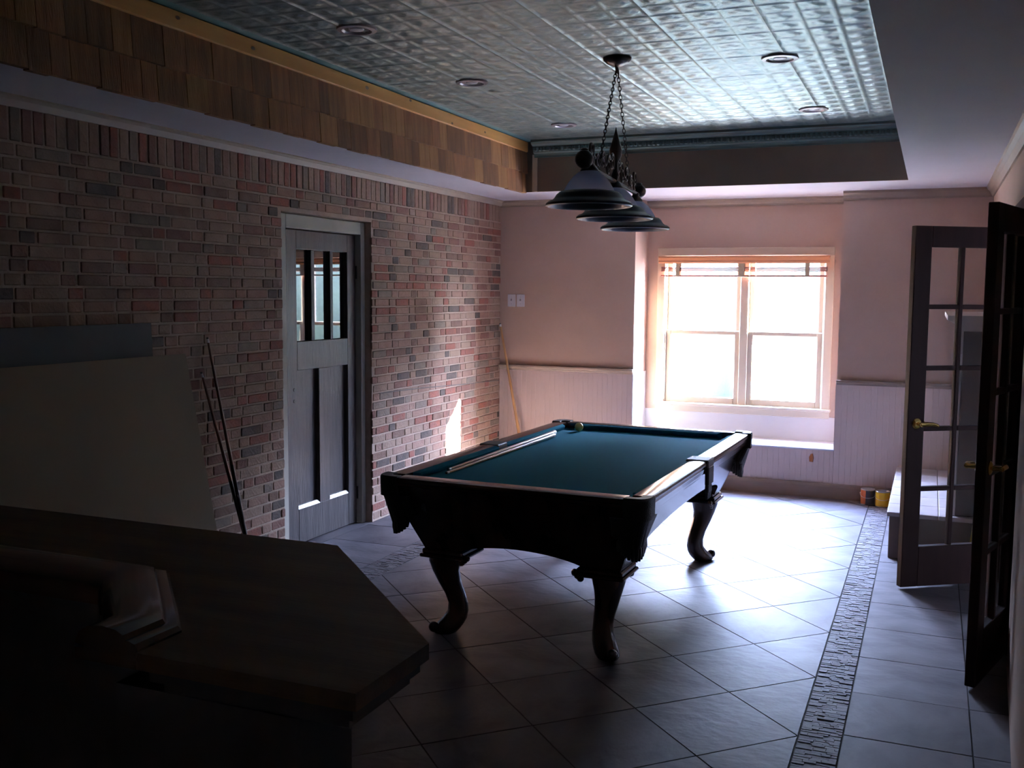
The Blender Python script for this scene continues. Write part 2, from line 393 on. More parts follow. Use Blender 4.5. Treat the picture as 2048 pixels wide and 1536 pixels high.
bpart('mullion', M['doorwood'], dr, DF - .04, DF, 5.675, 5.80, .235, 1.14)
for a, b in ((5.60, 5.64), (5.825, 5.86)): bpart('muntin', M['muntin'], dr, DF - .04, DF - .004, a, b, 1.325, 1.915)
for a, b in ((5.43, 5.60), (5.64, 5.825), (5.86, 6.035)): bpart('pane', M['darkglass'], dr, DF - .036, DF - .032, a, b, 1.325, 1.915, ch=0, label='dark reflecting glass pane')
for a, b in ((5.43, 5.675), (5.80, 6.035)):
    pn = bpart('panel', M['doorwood'], dr, DF - .04, DF - .03, a, b, .235, 1.14, ch=0)
    mb = MB(); mb.loft([[(DF - .03, a, .258), (DF - .03, b, .258)], [(DF - .0135, a, .256), (DF - .0135, b, .256)], [(DF - .001, a, .235), (DF - .001, b, .235)], [(DF - .003, a, .232), (DF - .003, b, .232)]], closed=False)
    obj('panel_ledge', mb, M['ledge'], pn, label='polished bevelled ledge')
for zz in (1.019, .945):
    mb = MB(); mb.tube([(DF - .01, 5.392, zz), (DF + .004, 5.392, zz)], .011, 12); obj('lock_bore', mb, M['muntin'], dr)
for zz in (1.78, .22):
    mb = MB(); mb.tube([(DF + .006, y1 + .002, zz - .045), (DF + .006, y1 + .002, zz + .045)], .006, 8); obj('hinge', mb, M['bronze'], dr)

# ------------------------------------------------------------------ back wall with window alcove
WX0, WX1, WZ0, WZ1 = -2.225, -.835, .675, 1.985
wb = MB()
wb.box(XL - .25, AX0, YB, AY + .2, 0, ZC + .5); wb.box(AX1, XR + .25, YB, AY + .2, 0, ZC + .5)
wb.box(AX0, WX0, AY, AY + .1, 0, ZC + .5); wb.box(WX1, AX1, AY, AY + .1, 0, ZC + .5)
wb.box(WX0, WX1, AY, AY + .1, 0, WZ0); wb.box(WX0, WX1, AY, AY + .1, WZ1, ZC + .5)
wall_back = struct('wall_back', wb, M['wall'], 'beige end wall with recessed window alcove and white beadboard below')
st = MB(); st.box(AX0, AX1, YB + .012, AY, 0, .385)
seat = obj('window_seat', st, M['bead'], wall_back)
mb = MB(); mb.cbox(AX0 + .001, AX1 - .001, YB - .004, AY, .385, .405, .006); obj('seat_board', mb, M['white'], wall_back, label='white window seat board')  # overexposure from the window is put into the board's colour
def beadboard(x0, x1, y, z0, z1, parent):
    mb = MB(); pts = []; x = x0
    while x < x1 - .001:
        e = min(x + .045, x1)
        pts += [(x, y), (e - .006, y), (e - .003, y + .0022)]
        x = e
    pts.append((x1, y))
    n = len(pts)
    mb.add([(a, b, z0) for a, b in pts] + [(a, b, z1) for a, b in pts], [(i, i + 1, n + i + 1, n + i) for i in range(n - 1)])
    mb.add([(x0, y, z1), (x1, y, z1), (x1, y + .02, z1), (x0, y + .02, z1)], [(0, 1, 2, 3)])
    return obj('beadboard', mb, M['bead'], parent)
beadboard(XL + .001, AX0, YB - .012, .1, .95, wall_back); beadboard(AX1, XR - .001, YB - .012, .1, .95, wall_back)
beadboard(AX0, AX1 - .001, YB + .0, .1, .385, wall_back)
# side faces of the alcove below the rail
mb = MB(); mb.box(AX0 - .001, AX0 + .006, YB - .012, AY, .405, .95); obj('reveal_panel', mb, M['white'], wall_back)  # painted white to imitate the sunlit, blown-out reveal
mb = MB(); mb.box(AX1 - .006, AX1 + .001, YB - .012, AY, .405, .95); obj('reveal_panel', mb, M['bead'], wall_back)
mb = MB(); mb.box(AX0, AX1, AY - .006, AY, .405, .61); obj('apron_panel', mb, M['white'], wall_back)  # white here stands in for glare under the window
def rail_x(name, x0, x1, y, label, z0=.945, z1=.99):
    mb = MB(); mb.sweep_x([(y, z0), (y - .012, z0), (y - .016, z0 + .012), (y - .028, z0 + .02), (y - .034, z1 - .014), (y - .034, z1), (y, z1)], x0, x1)
    return struct(name, mb, M['trimt'], label)
rail_x('trim_2', XL + .001, AX0 + .002, YB, 'taupe chair rail between brick wall and window alcove')
rail_x('trim_3', AX1 - .002, XR - .001, YB, 'taupe chair rail between window alcove and fireplace', .93, .968)
def base_x(x0, x1, y, name, label):
    mb = MB(); mb.sweep_x([(y, 0), (y - .022, 0), (y - .022, .095), (y - .016, .112), (y - .006, .122), (y, .122)], x0, x1)
    return struct(name, mb, M['trimt'], label)
base_x(XL + .001, XR - .001, YB - .01, 'baseboard_back', 'taupe baseboard along the end wall')
def crown_x(name, x0, x1, y, label, d=.07):
    mb = MB(); mb.sweep_x([(y, ZC - d), (y - .012, ZC - d), (y - .016, ZC - d + .014), (y - .03, ZC - d * .5), (y - .05, ZC - .018), (y - .056, ZC), (y, ZC)], x0, x1)
    return struct(name, mb, M['trimt'], label)
crown_x('trim_4', XL + .001, AX0 + .001, YB, 'taupe crown moulding on the end wall beside the brick', .055)
crown_x('trim_5', AX1 - .001, XR - .001, YB, 'taupe crown moulding on the end wall above the fireplace corner')
crown_x('trim_6', AX0, AX1, AY, 'beige crown moulding inside the window alcove', .06)

# window
wn = thing('window_1', 'bright double window of two double-hung sashes in the alcove', 'window'); del wn['category']; wn['kind'] = 'structure'
CX0, CX1, CZ0, CZ1 = -2.285, -.775, .61, 2.05
for nm, q in (('casing_head', (CX0, CX1, AY - .022, AY, 1.98, CZ1)), ('casing_side', (CX0, WX0 + .01, AY - .022, AY, .675, 1.98)),
              ('casing_side', (WX1 - .01, CX1, AY - .022, AY, .675, 1.98)), ('sill', (CX0 - .01, CX1 + .01, AY - .05, AY + .02, .655, .68)), ('apron', (CX0, CX1, AY - .018, AY, .60, .655))):
    bpart(nm, M['frame'], wn, *q, ch=.004)
XMU = -1.515
bpart('jamb', M['frame'], wn, WX0, WX0 + .02, AY, AY + .1, WZ0, WZ1); bpart('jamb', M['frame'], wn, WX1 - .02, WX1, AY, AY + .1, WZ0, WZ1)
bpart('mullion', M['frame'], wn, XMU - .035, XMU + .035, AY + .0, AY + .095, WZ0, WZ1)
for x0, x1 in ((WX0 + .02, XMU - .035), (XMU + .035, WX1 - .02)):
    for z0, z1, dy in ((1.29, WZ1, .055), (WZ0, 1.325, .018)):
        mb = MB(); a, b = AY + dy, AY + dy + .035; w = .045
        mb.cbox(x0, x0 + w, a, b, z0, z1, .004); mb.cbox(x1 - w, x1, a, b, z0, z1, .004)
        mb.cbox(x0 + w, x1 - w, a, b, z0, z0 + (.06 if z0 < 1 else .035), .004); mb.cbox(x0 + w, x1 - w, a, b, z1 - .035, z1, .004)
        s_ = obj('sash', mb, M['frame'], wn)
        bpart('pane', M['glass'], s_, x0 + w, x1 - w, AY + dy + .016, AY + dy + .019, z0 + .03, z1 - .03, ch=0)
# wooden blind pulled up
bl = thing('window_blind', 'orange wooden blind pulled up at the top of the window', 'blind', (0, 0, 0))
BX0, BX1, BY = -2.262, -.808, AY - .075
mb = MB(); mb.sweep_x([(BY, 1.918), (BY - .008, 1.912), (BY - .014, 1.925), (BY - .010, 1.938), (BY - .014, 1.948), (BY - .018, 1.962), (BY - .012, 1.975), (BY + .05, 1.975), (BY + .05, 1.968), (BY, 1.968)], BX0, BX1)
obj('valance', mb, M['blind'], bl)
for k, zz in enumerate((1.878, 1.871, 1.864, 1.857, 1.850, 1.843)):
    mb = MB(); mb.sweep_x([(BY + .003, zz), (BY + .028, zz + .003), (BY + .053, zz), (BY + .053, zz + .003), (BY + .028, zz + .006), (BY + .003, zz + .003)], BX0 + .02, BX1 - .02)
    obj('slat', mb, M['slat'], bl)
mb = MB(); mb.cbox(BX0 + .02, BX1 - .02, BY + .003, BY + .053, 1.797, 1.812, .003); obj('bottom_rail', mb, M['slat'], bl)
for xx, w in ((-2.09, .035), (XMU - .02, .05), (-.99, .03)):
    mb = MB(); mb.box(xx - w / 2, xx + w / 2, BY - .001, BY + .002, 1.80, 1.915); mb.box(xx - w / 2, xx + w / 2, BY + .053, BY + .055, 1.80, 1.915)
    obj('ladder_tape', mb, M['tape'], bl)

# ------------------------------------------------------------------ right wall with french doorway
RY0, RY1, RZ = 5.13, 6.352, 2.06
wr = MB()
wr.box(XR, XR + .16, YN, RY0, 0, ZC + .5); wr.box(XR, XR + .16, RY1, YB + .5, 0, ZC + .5); wr.box(XR, XR + .16, RY0, RY1, RZ, ZC + .5)
wr.prism([(XR, 4.93), (.372, 4.90), (.325, 3.86), (.30, 3.3), (.30, YN), (XR, YN)], 0, ZC)
wall_right = struct('wall_right', wr, M['wall'], 'beige side wall with open french doorway')
mb = MB()
for q in ((XR - .012, XR + .17, RY0 - .07, RY0, 0, RZ + .07), (XR - .012, XR + .17, RY1, RY1 + .07, 0, RZ + .07), (XR - .012, XR + .17, RY0, RY1, RZ, RZ + .07)): mb.cbox(*q, .004)
obj('door_casing', mb, M['frenchwood'], wall_right, label='dark brown casing around the french doorway')
mb = MB(); mb.sweep_y([(XR, ZC - .07), (XR - .012, ZC - .07), (XR - .03, ZC - .035), (XR - .05, ZC - .018), (XR - .056, ZC), (XR, ZC)], YN, YB)
struct('trim_7', mb, M['trimt'], 'taupe crown moulding along the side wall above the french doors')
mb = MB(); mb.cbox(XR - .02, XR, RY1 + .07, 6.70, 0, .12, .004); struct('baseboard_right', mb, M['trimt'], 'short taupe baseboard between french doorway and hearth')
wn_ = MB(); wn_.box(XL - .25, XR + .2, YN - .15, YN, 0, ZC + .5)
struct('wall_front', wn_, M['fascia'], 'dark brown wall behind the bar')

def french_leaf(name, label, hinge, ang, hside):
    """leaf in local coords: hinge at x=0, free edge at x=W; thickness in y"""
    Wd, Hd, T = .605, 2.022, .042
    t = thing(name, label, 'door', (hinge[0], hinge[1], .012), ang); del t['category']; t['kind'] = 'structure'
    w, tr, br = .103, .115, .23
    bpart('stile', M['frenchwood'], t, 0, w, -T / 2, T / 2, 0, Hd); bpart('stile', M['frenchwood'], t, Wd - w, Wd, -T / 2, T / 2, 0, Hd)
    bpart('top_rail', M['frenchwood'], t, w, Wd - w, -T / 2, T / 2, Hd - tr, Hd); bpart('bottom_rail', M['frenchwood'], t, w, Wd - w, -T / 2, T / 2, 0, br)
    mw = .026; cx = Wd / 2; z0, z1 = br, Hd - tr; ph = (z1 - z0 - 4 * mw) / 5
    bpart('muntin', M['frenchwood'], t, cx - mw / 2, cx + mw / 2, -.016, .016, z0, z1)
    for k in range(1, 5):
        zz = z0 + k * ph + (k - 1) * mw
        bpart('muntin', M['frenchwood'], t, w, cx - mw / 2, -.016, .016, zz, zz + mw); bpart('muntin', M['frenchwood'], t, cx + mw / 2, Wd - w, -.016, .016, zz, zz + mw)
    for k in range(5):
        zz = z0 + k * (ph + mw)
        for a, b in ((w, cx - mw / 2), (cx + mw / 2, Wd - w)): bpart('pane', M['fglass'], t, a, b, -.002, .002, zz, zz + ph, ch=0)
    for s in (-1, 1):
        mb = MB(); px = Wd - .055; zz = .93
        mb.lathe([(.030, 0), (.030, .004), (.022, .010), (.011, .013), (.010, .038), (.013, .046), (.012, .052)], n=20)
        mb.xf(Matrix.Translation((px, s * T / 2, zz)) @ Matrix.Rotation(-s * math.pi / 2, 4, 'X'))
        yy = s * (T / 2 + .047)
        mb.tube([(px + .004, yy, zz), (px - .03, yy + s * .004, zz + .004), (px - .07, yy, zz + .002), (px - .10, yy - s * .004, zz - .006), (px - .115, yy - s * .01, zz - .012)], [.011, .012, .010, .009, .006], 10)
        obj('lever_handle', mb, M['brass'], t, True, label='polished brass lever handle')
    for zz in (.2, 1.0, 1.82):
        mb = MB(); mb.tube([(-.004, hside * T / 2, zz - .05), (-.004, hside * T / 2, zz + .05)], .008, 8); obj('hinge', mb, M['brass'], t)
    return t
hA, hB = (XR - .004, 6.348), (XR - .008, 5.135)
french_leaf('door_2', 'dark brown french door leaf standing open in front of the fireplace hearth', hA, math.atan2(5.999 - hA[1], -.123 - hA[0]), 1)
french_leaf('door_3', 'dark brown french door leaf folded back against the side wall, seen edge-on', hB, math.atan2(4.551 - hB[1], .209 - hB[0]), -1)

# ------------------------------------------------------------------ ceiling with tray
TX_0, TX_1, TYB, TYF = -3.127, -.2, 7.78, 1.2
ce = MB()
ce.box(XL - .25, TX_0 - .02, YN, AY + .1, ZC, ZT + .12); ce.box(TX_1, XR + .25, YN, AY + .1, ZC, ZT + .12)
ce.box(TX_0 - .02, TX_1, TYB, AY + .1, ZC, ZT + .12); ce.box(TX_0 - .02, TX_1, YN, TYF, ZC, ZT + .12)
ce.box(XL - .25, XR + .25, YN, AY + .1, ZT + .005, ZT + .15)
ceiling = struct('ceiling', ce, M['ceil'], 'white soffit ceiling around a raised tray of embossed aqua tin panels')
# tin panels: three by three embossed squares each
CELL = .1525; NS = 14
def hgt(u, v):
    du, dv = min(u, 1 - u), min(v, 1 - v); e = min(du, dv)
    h_ = 0
    if e < .07: h_ += .0042 * math.cos(e / .07 * math.pi / 2)
    if .13 < e < .19: h_ -= .0016
    r = math.hypot(u - .5, v - .5); a = math.atan2(v - .5, u - .5)
    R = .29 + .05 * math.cos(4 * a)
    if r < R: h_ += .0075 * (1 - (r / R) ** 2) ** .8
    if r < .09: h_ -= .004 * (1 - (r / .09) ** 2)
    c = math.hypot(du - .14, dv - .14)
    if c < .05: h_ += .003 * (1 - (c / .05) ** 2)
    return h_
mb = MB(); n = 3 * NS
mb.add([(i / NS * CELL, j / NS * CELL, -hgt((i % NS) / NS if i % NS else 0, (j % NS) / NS if j % NS else 0)) for i in range(n + 1) for j in range(n + 1)],
       [(i * (n + 1) + j, (i + 1) * (n + 1) + j, (i + 1) * (n + 1) + j + 1, i * (n + 1) + j + 1) for i in range(n) for j in range(n)])
tinme = mb.mesh('tin_panel', M['tin'], 'all'); tinme.flip_normals()
X0p = (TX_0 + TX_1) / 2 - 9 * CELL; Y1p = 7.655
for i in range(6):
    for j in range(14):
        link('tin_panel', tinme, ceiling, (X0p + i * 3 * CELL, Y1p - (j + 1) * 3 * CELL, ZT))
for q in ((TX_0, X0p, TYF, TYB), (X0p + 18 * CELL, TX_1, TYF, TYB), (X0p, X0p + 18 * CELL, Y1p, TYB), (X0p, X0p + 18 * CELL, TYF, Y1p - 42 * CELL)):
    mb = MB(); mb.box(*q, ZT - .001, ZT + .004); obj('tin_border', mb, M['tinflat'], ceiling, label='flat aqua tin border strip')
# back fascia and tin cornice
mb = MB(); mb.box(-3.045, TX_1, TYB - .022, TYB, ZC, ZT); obj('fascia_board', mb, M['fascia'], ceiling, label='brown painted fascia above the window')
mb = MB(); mb.box(TX_0, -3.045, TYB - .004, TYB, ZC, ZT); obj('fascia_return', mb, M['fascia'], ceiling)
mb = MB(); mb.box(-3.052, -3.012, TYB - .034, TYB - .022, ZC, 2.76); obj('corner_strip', mb, M['frame'], ceiling, label='pale vertical strip at the tray corner')
mb = MB(); yb = TYB - .022
mb.sweep_x([(yb, 2.735), (yb - .012, 2.735), (yb - .014, 2.75), (yb - .02, 2.765), (yb - .042, 2.775), (yb - .05, 2.80), (yb - .055, 2.82), (yb - .09, 2.835), (yb - .10, 2.85), (yb - .10, ZT - .001), (yb, ZT - .001)], -3.035, TX_1)
x = -3.02
while x < TX_1 - .02:
    mb.cbox(x, x + .024, yb - .062, yb - .04, 2.782, 2.815, .006); x += .036
obj('tin_cornice', mb, M['cornice'], ceiling, label='aqua tin cornice with dentils')
# cedar shingles and pine board on the left side of the tray
for course, (zb, zt_, xo) in enumerate(((2.460, 2.64, 0), (2.615, 2.80, .012))):
    y = TYF
    while y < TYB - .008:
        w = min(random.uniform(.09, .19), TYB - .004 - y)
        dz = random.uniform(-.004, .004)
        mb = MB(); xt = random.uniform(0, .003)
        mb.loft([[(TX_0 - .018 + xo, y + .002, z2), (TX_0 + (.0 if z2 > zb + .1 else .012) + xo + xt, y + .002, z2),
                  (TX_0 + (.0 if z2 > zb + .1 else .012) + xo + xt, y + w - .002, z2), (TX_0 - .018 + xo, y + w - .002, z2)] for z2 in (zb + dz, zt_)])
        obj('shingle', mb, random.choice(M['shingle']), ceiling); y += w
mb = MB(); mb.cbox(TX_0 + .005, TX_0 + .032, TYF, TYB - .022, 2.785, 2.864, .004)
bd = obj('pine_board', mb, M['pine'], ceiling, label='yellow pine board along the top of the shingles')
for yy, zz, r in ((3.62, 2.835, .012), (4.15, 2.82, .014), (5.22, 2.83, .016), (5.75, 2.85, .013), (6.35, 2.80, .012), (6.9, 2.82, .012)):
    mb = MB(); mb.loft([[(x_, yy + 1.5 * r_ * math.cos(a), zz + r_ * .8 * math.sin(a)) for a in [2 * math.pi * k / 12 for k in range(12)]] for x_, r_ in ((TX_0 + .03, r), (TX_0 + .0323, r * .8))]); obj('knot', mb, M['knot'], bd)

# ------------------------------------------------------------------ recessed lights
def can_light(x, y, label):
    t = thing('recessed_light', label, 'light', (x, y, ZT - .006), 0, 'recessed lights in the tin ceiling')
    mb = MB(); mb.lathe([(.062, -.001), (.070, -.009), (.092, -.006), (.095, .004), (.062, .004), (.062, -.001)], n=28, cap=False); obj('trim_ring', mb, M['ring'], t, True)
    mb = MB(); mb.lathe([(.064, -.002), (.058, .0)], n=24, cap=False); mb.lathe([(.058, 0), (.001, .001)], n=24, cap=False); obj('baffle', mb, M['baffle'], t)
    mb = MB(); mb.lathe([(.001, -.008), (.018, -.0075), (.032, -.004), (.036, .002)], n=20, cap=False); obj('bulb', mb, M['bulb'], t, True)
can_light(-2.527, 4.172, 'recessed light near the top of the picture, nearest the pine board knots')
can_light(-2.53, 5.45, 'recessed light in the middle of the row beside the shingles')
can_light(-2.534, 7.05, 'recessed light beside the pine board end, close to the tin cornice')
can_light(-.782, 5.446, 'recessed light between the hanging lamp canopy and the white soffit')
can_light(-.78, 7.008, 'recessed light above the window, close to the cornice')

# ------------------------------------------------------------------ pool table
pt = thing('pool_table', 'dark mahogany pool table with teal felt and claw legs', 'pool table', (-1.692, 5.232, 0), math.radians(-1.4))
HX, HY = .652, 1.165
mb = MB(); mb.box(-.57, .57, -1.085, 1.085, .725, .752); obj('bed', mb, M['felt'], pt, label='teal felt playing surface')
def cushion(p0, p1, nrm):
    """p0->p1 along the nose, nrm points to the rail"""
    a, b, n_ = Vector(p0), Vector(p1), Vector(nrm); d = (b - a).normalized(); mb = MB()
    prof = [(0, .775), (.005, .782), (.026, .787), (.034, .787), (.034, .745), (.016, .752), (.003, .768)]
    rings = []
    for p, sg in ((a, 1), (b, -1)):
        rings.append([(p.x + n_.x * o_ - d.x * sg * o_ * .9, p.y + n_.y * o_ - d.y * sg * o_ * .9, z_) for o_, z_ in prof])
    mb.loft(rings); obj('cushion', mb, M['felt'], pt)
cx_, cy_ = .53, 1.043
cushion((-cx_ + .075, -cy_), (cx_ - .075, -cy_), (0, -1)); cushion((-cx_ + .075, cy_), (cx_ - .075, cy_), (0, 1))
for s in (-1, 1):
    cushion((s * cx_, -cy_ + .075), (s * cx_, -.065), (s, 0)); cushion((s * cx_, .065), (s * cx_, cy_ - .075), (s, 0))
def rail_prof(o): # offset inwards from the outer face -> list of (distance out, z)
    return [(-.092, .742), (-.092, .787), (-.086, .790), (-.02, .790), (-.006, .787), (-.001, .778), (-.003, .768), (-.012, .762), (-.012, .75), (-.018, .742), (-.022, .725), (-.030, .712), (-.034, .700), (-.06, .700), (-.06, .742)]
def rail_y(s, y0, y1):
    mb = MB(); mb.loft([[(s * (HX + d), y, z) for d, z in rail_prof(0)] for y in (y0, y1)]); obj('rail', mb, M['mahog'], pt, 'sharp')
def rail_xx(s, x0, x1):
    mb = MB(); mb.loft([[(x, s * (HY + d), z) for d, z in rail_prof(0)] for x in (x0, x1)]); obj('rail', mb, M['mahog'], pt, 'sharp')
for s in (-1, 1):
    rail_y(s, -HY + .1, -.062); rail_y(s, .062, HY - .1); rail_xx(s, -HX + .1, HX - .1)
# cabinet panels (tapered)
hx = lambda z: .605 - (.70 - z) * .42
hy = lambda z: 1.115 - (.70 - z) * .42
def panel_end(s):
    zb = lambda t: .470 - .07 * max(0, (abs(t) - .42) / .58) ** 1.6 if abs(t) > .42 else .47
    N = 24; mb = MB(); out = []; inn = []
    ts = [-.74 + 1.48 * k / N for k in range(N + 1)]
    low = [(t, .39 + (.085 * math.cos(t / .74 * math.pi / 2) ** .55 if abs(t) < .735 else 0)) for t in ts]
    pts = [(-1, .70), (-1, .39)] + low + [(1, .39), (1, .70)]
    for d, L in ((0, out), (.03, inn)):
        for t, z in pts: L.append((t * hx(z), s * (hy(z) - d), z))
    mb.loft([out, inn]); obj('cabinet_panel', mb, M['mahog'], pt)
def panel_side(s):
    N = 30; mb = MB(); out = []; inn = []
    low = [(-.86 + 1.72 * k / N, 0) for k in range(N + 1)]
    low = [(t, .39 + .185 * (max(0, math.cos(t / .86 * math.pi / 2)) ** .28 if abs(t) < .859 else 0)) for t, _ in low]
    pts = [(-1, .70), (-1, .39)] + low + [(1, .39), (1, .70)]
    for d, L in ((0, out), (.03, inn)):
        for t, z in pts: L.append((s * (hx(z) - d), t * hy(z), z))
    mb.loft([out, inn]); obj('cabinet_panel', mb, M['mahog'], pt)
for s in (-1, 1): panel_end(s); panel_side(s)
def leg(sx, sy):
    # cabriole leg: knee outwards, ankle inwards, scrolled toe outwards
    ox, oy = sx * .395, sy * .905
    dx, dy = sx * .62, sy * .78
    st_ = [(.46, .0, .082, .082), (.43, .004, .088, .088), (.40, .02, .088, .084), (.36, .034, .080, .076), (.31, .030, .066, .064), (.25, .010, .056, .055), (.19, -.018, .050, .049),
           (.14, -.034, .048, .047), (.10, -.034, .052, .050), (.065, -.016, .062, .055), (.04, .010, .072, .058), (.018, .028, .070, .056), (.004, .032, .058, .048), (0, .032, .05, .042)]
    mb = MB(); rings = []
    L = math.hypot(dx, dy); ux, uy = dx / L, dy / L
    for z, off, ra, rb in st_:
        rings.append([(ox + ux * (off + ra * math.cos(t)) - uy * rb * math.sin(t), oy + uy * (off + ra * math.cos(t)) + ux * rb * math.sin(t), z)
                      for t in [2 * math.pi * k / 20 for k in range(20)]])
    mb.loft(rings); lg = obj('leg', mb, M['mahog'], pt, True)
    mb = MB()
    for z0, z1, r in ((.385, .402, .118), (.402, .425, .108), (.425, .448, .098)):
        mb.cbox(ox - r, ox + r, oy - r, oy + r, z0, z1, .006)
    for k in range(3):   # carved drops at the inner corners of the collar
        e = .095 + .014 * k
        mb.sphere((ox - sx * e, oy + sy * .085, .372 + .012 * k), .017, 8, 6); mb.sphere((ox + sx * .085, oy - sy * e, .372 + .012 * k), .017, 8, 6)
    obj('leg_collar', mb, M['mahog'], lg)
    mb = MB(); c = Vector((ox + ux * .095, oy + uy * .095, .035)); mb.sphere(c, .026, 12, 8); obj('toe_scroll', mb, M['mahog'], lg, True)
for sx in (-1, 1):
    for sy in (-1, 1): leg(sx, sy)
# pockets
def corner_pocket(sx, sy):
    mb = MB(); cx, cy, R = sx * (HX - .10), sy * (HY - .10), .104
    N = 12; rings = []
    prof = [(-.055, .786), (-.05, .794), (.0, .796), (.006, .788), (.004, .70), (-.03, .70), (-.055, .75)]
    for k in range(N + 1):
        a = math.pi / 2 * k / N; c, s = math.cos(a), math.sin(a)
        p = 4.0; rr = R / (abs(c) ** p + abs(s) ** p) ** (1 / p)
        rings.append([(cx + sx * (rr + d) * c, cy + sy * (rr + d) * s, z) for d, z in prof])
    mb.loft(rings); po = obj('corner_pocket', mb, M['leather'], pt, True)
    # leather shield hanging under the corner, with fringe
    R2 = .175; c2x, c2y = sx * (HX + .002 - R2), sy * (HY + .002 - R2)
    def edge(t, d):
        a = math.pi / 2 * t; c, s = math.cos(a), math.sin(a); p = 6.0; rr = (R2 - d) / (abs(c) ** p + abs(s) ** p) ** (1 / p)
        return c2x + sx * rr * c, c2y + sy * rr * s
    mb = MB(); out = []; rings = [[], []]; N = 28
    for k in range(N + 1):
        t = .04 + .92 * k / N; zb = .625 - .05 * math.sin(math.pi * k / N) ** 1.5 - .012 * abs(math.sin(k * math.pi / 4))
        x, y = edge(t, 0); xb, yb_ = edge(t, .035); xi, yi = edge(t, .012); xj, yj = edge(t, .047)
        out.append([(x, y, .705), (xb, yb_, zb), (xj, yj, zb), (xi, yi, .705)])
    mb.loft(out); obj('shield', mb, M['leather'], po)
    mb = MB()
    for k in range(11):
        t = .2 + .6 * k / 10; x, y = edge(t, .045); ln = .035 + .04 * math.sin(math.pi * k / 10)
        mb.tube([(x, y, .60), (x, y, .59 - ln * .6), (x, y, .585 - ln)], [.010, .0125, .007], 6)
    obj('fringe', mb, M['leather'], po)
    mb = MB(); mb.lathe([(.02, -.15), (.05, -.13), (.062, -.06), (.06, 0), (.055, 0), (.057, -.06), (.045, -.12), (.01, -.14)], (sx * (HX - .125), sy * (HY - .125), .742), 14, False)
    obj('pocket_cup', mb, M['leather'], po)
for sx in (-1, 1):
    for sy in (-1, 1): corner_pocket(sx, sy)
for s in (-1, 1):
    mb = MB()
    mb.cbox(s * (HX - .115) if s > 0 else -HX - .006, HX + .006 if s > 0 else -(HX - .115), -.064, .064, .752, .795, .006)
    po = obj('side_pocket', mb, M['leather'], pt)
    mb = MB(); mb.cbox(s * (HX + .0) - .014, s * (HX + .0) + .008, -.058, .058, .66, .76, .006); mb.cbox(s * HX - .016, s * HX + .004, -.045, .045, .615, .665, .008)
    obj('shield', mb, M['leather'], po)
    mb = MB()
    for k in range(6): mb.tube([(s * HX - .006, -.035 + .014 * k, .62), (s * HX - .006, -.035 + .014 * k, .585)], [.009, .005], 6)
    obj('fringe', mb, M['leather'], po)
# diamonds are hidden by glare: none

# ball and cues on the table
bo = MB(); bo.sphere((0, 0, 0), .0286, 24, 16)
tag(obj('billiard_ball', bo, M['ball'], None, True, loc=(-2.098, 6.20, .7806)), 'single yellowish billiard ball near the far corner pocket', 'ball')
def cue(name_label, tip, butt, mats, group, wrap=.36, tipr=.0062, buttr=.0145, end=None):
    a, b = Vector(tip), Vector(butt); L = (b - a).length; d = (b - a) / L
    t = thing('pool_cue', name_label, 'cue', b, 0, group)
    q = Vector((0, 0, 1)).rotation_difference(-d).to_matrix().to_4x4()   # local z runs from butt to tip
    def seg(name, z0, z1, r0, r1, m):
        mb = MB(); mb.lathe([(r0, z0), (r1, z1)], n=14); mb.xf(q); return obj(name, mb, m, t, 'sharp')
    rr = lambda z: buttr + (tipr - buttr) * z / L
    e = .03
    seg('bumper', 0, e, rr(0) * .95, rr(e), end or M['butt'])
    seg('butt', e, wrap * L, rr(e), rr(wrap * L), mats[0]); seg('shaft', wrap * L, L - .03, rr(wrap * L), rr(L - .03), mats[1])
    seg('ferrule', L - .03, L - .008, rr(L - .03), rr(L), M['white']); seg('tip', L - .008, L, rr(L), rr(L) * .85, M['green'])
    return t
cue('pool cue lying on felt beside the rail with white butt end', (-2.221, 4.52, .7605), (-2.185, 5.98, .7685), (M['silverw'], M['cue']), 'cues on the pool table', end=M['white'])
cue('second pool cue on the felt, farther from the rail', (-2.188, 4.43, .7605), (-2.146, 5.86, .7685), (M['silverw'], M['cue']), 'cues on the pool table', end=M['white'])
cue('taller pool cue leaning on bricks beside the cream panel', (XL + .012, 4.43, 1.395), (-3.40, 4.51, .0), (M['butt'], M['cuedark']), 'cues leaning on the brick wall', wrap=.5)
cue('shorter pool cue crossing behind the taller one on the bricks', (XL + .012, 4.375, 1.21), (-3.43, 4.575, .0), (M['butt'], M['cuedark']), 'cues leaning on the brick wall', wrap=.5)
cue('orange wooden cue leaning in the corner of brick and beige walls', (XL + .02, 8.44, 1.365), (-3.335, 8.39, .0), (M['cue'], M['cue']), 'cues leaning on the brick wall', tipr=.009, buttr=.016)

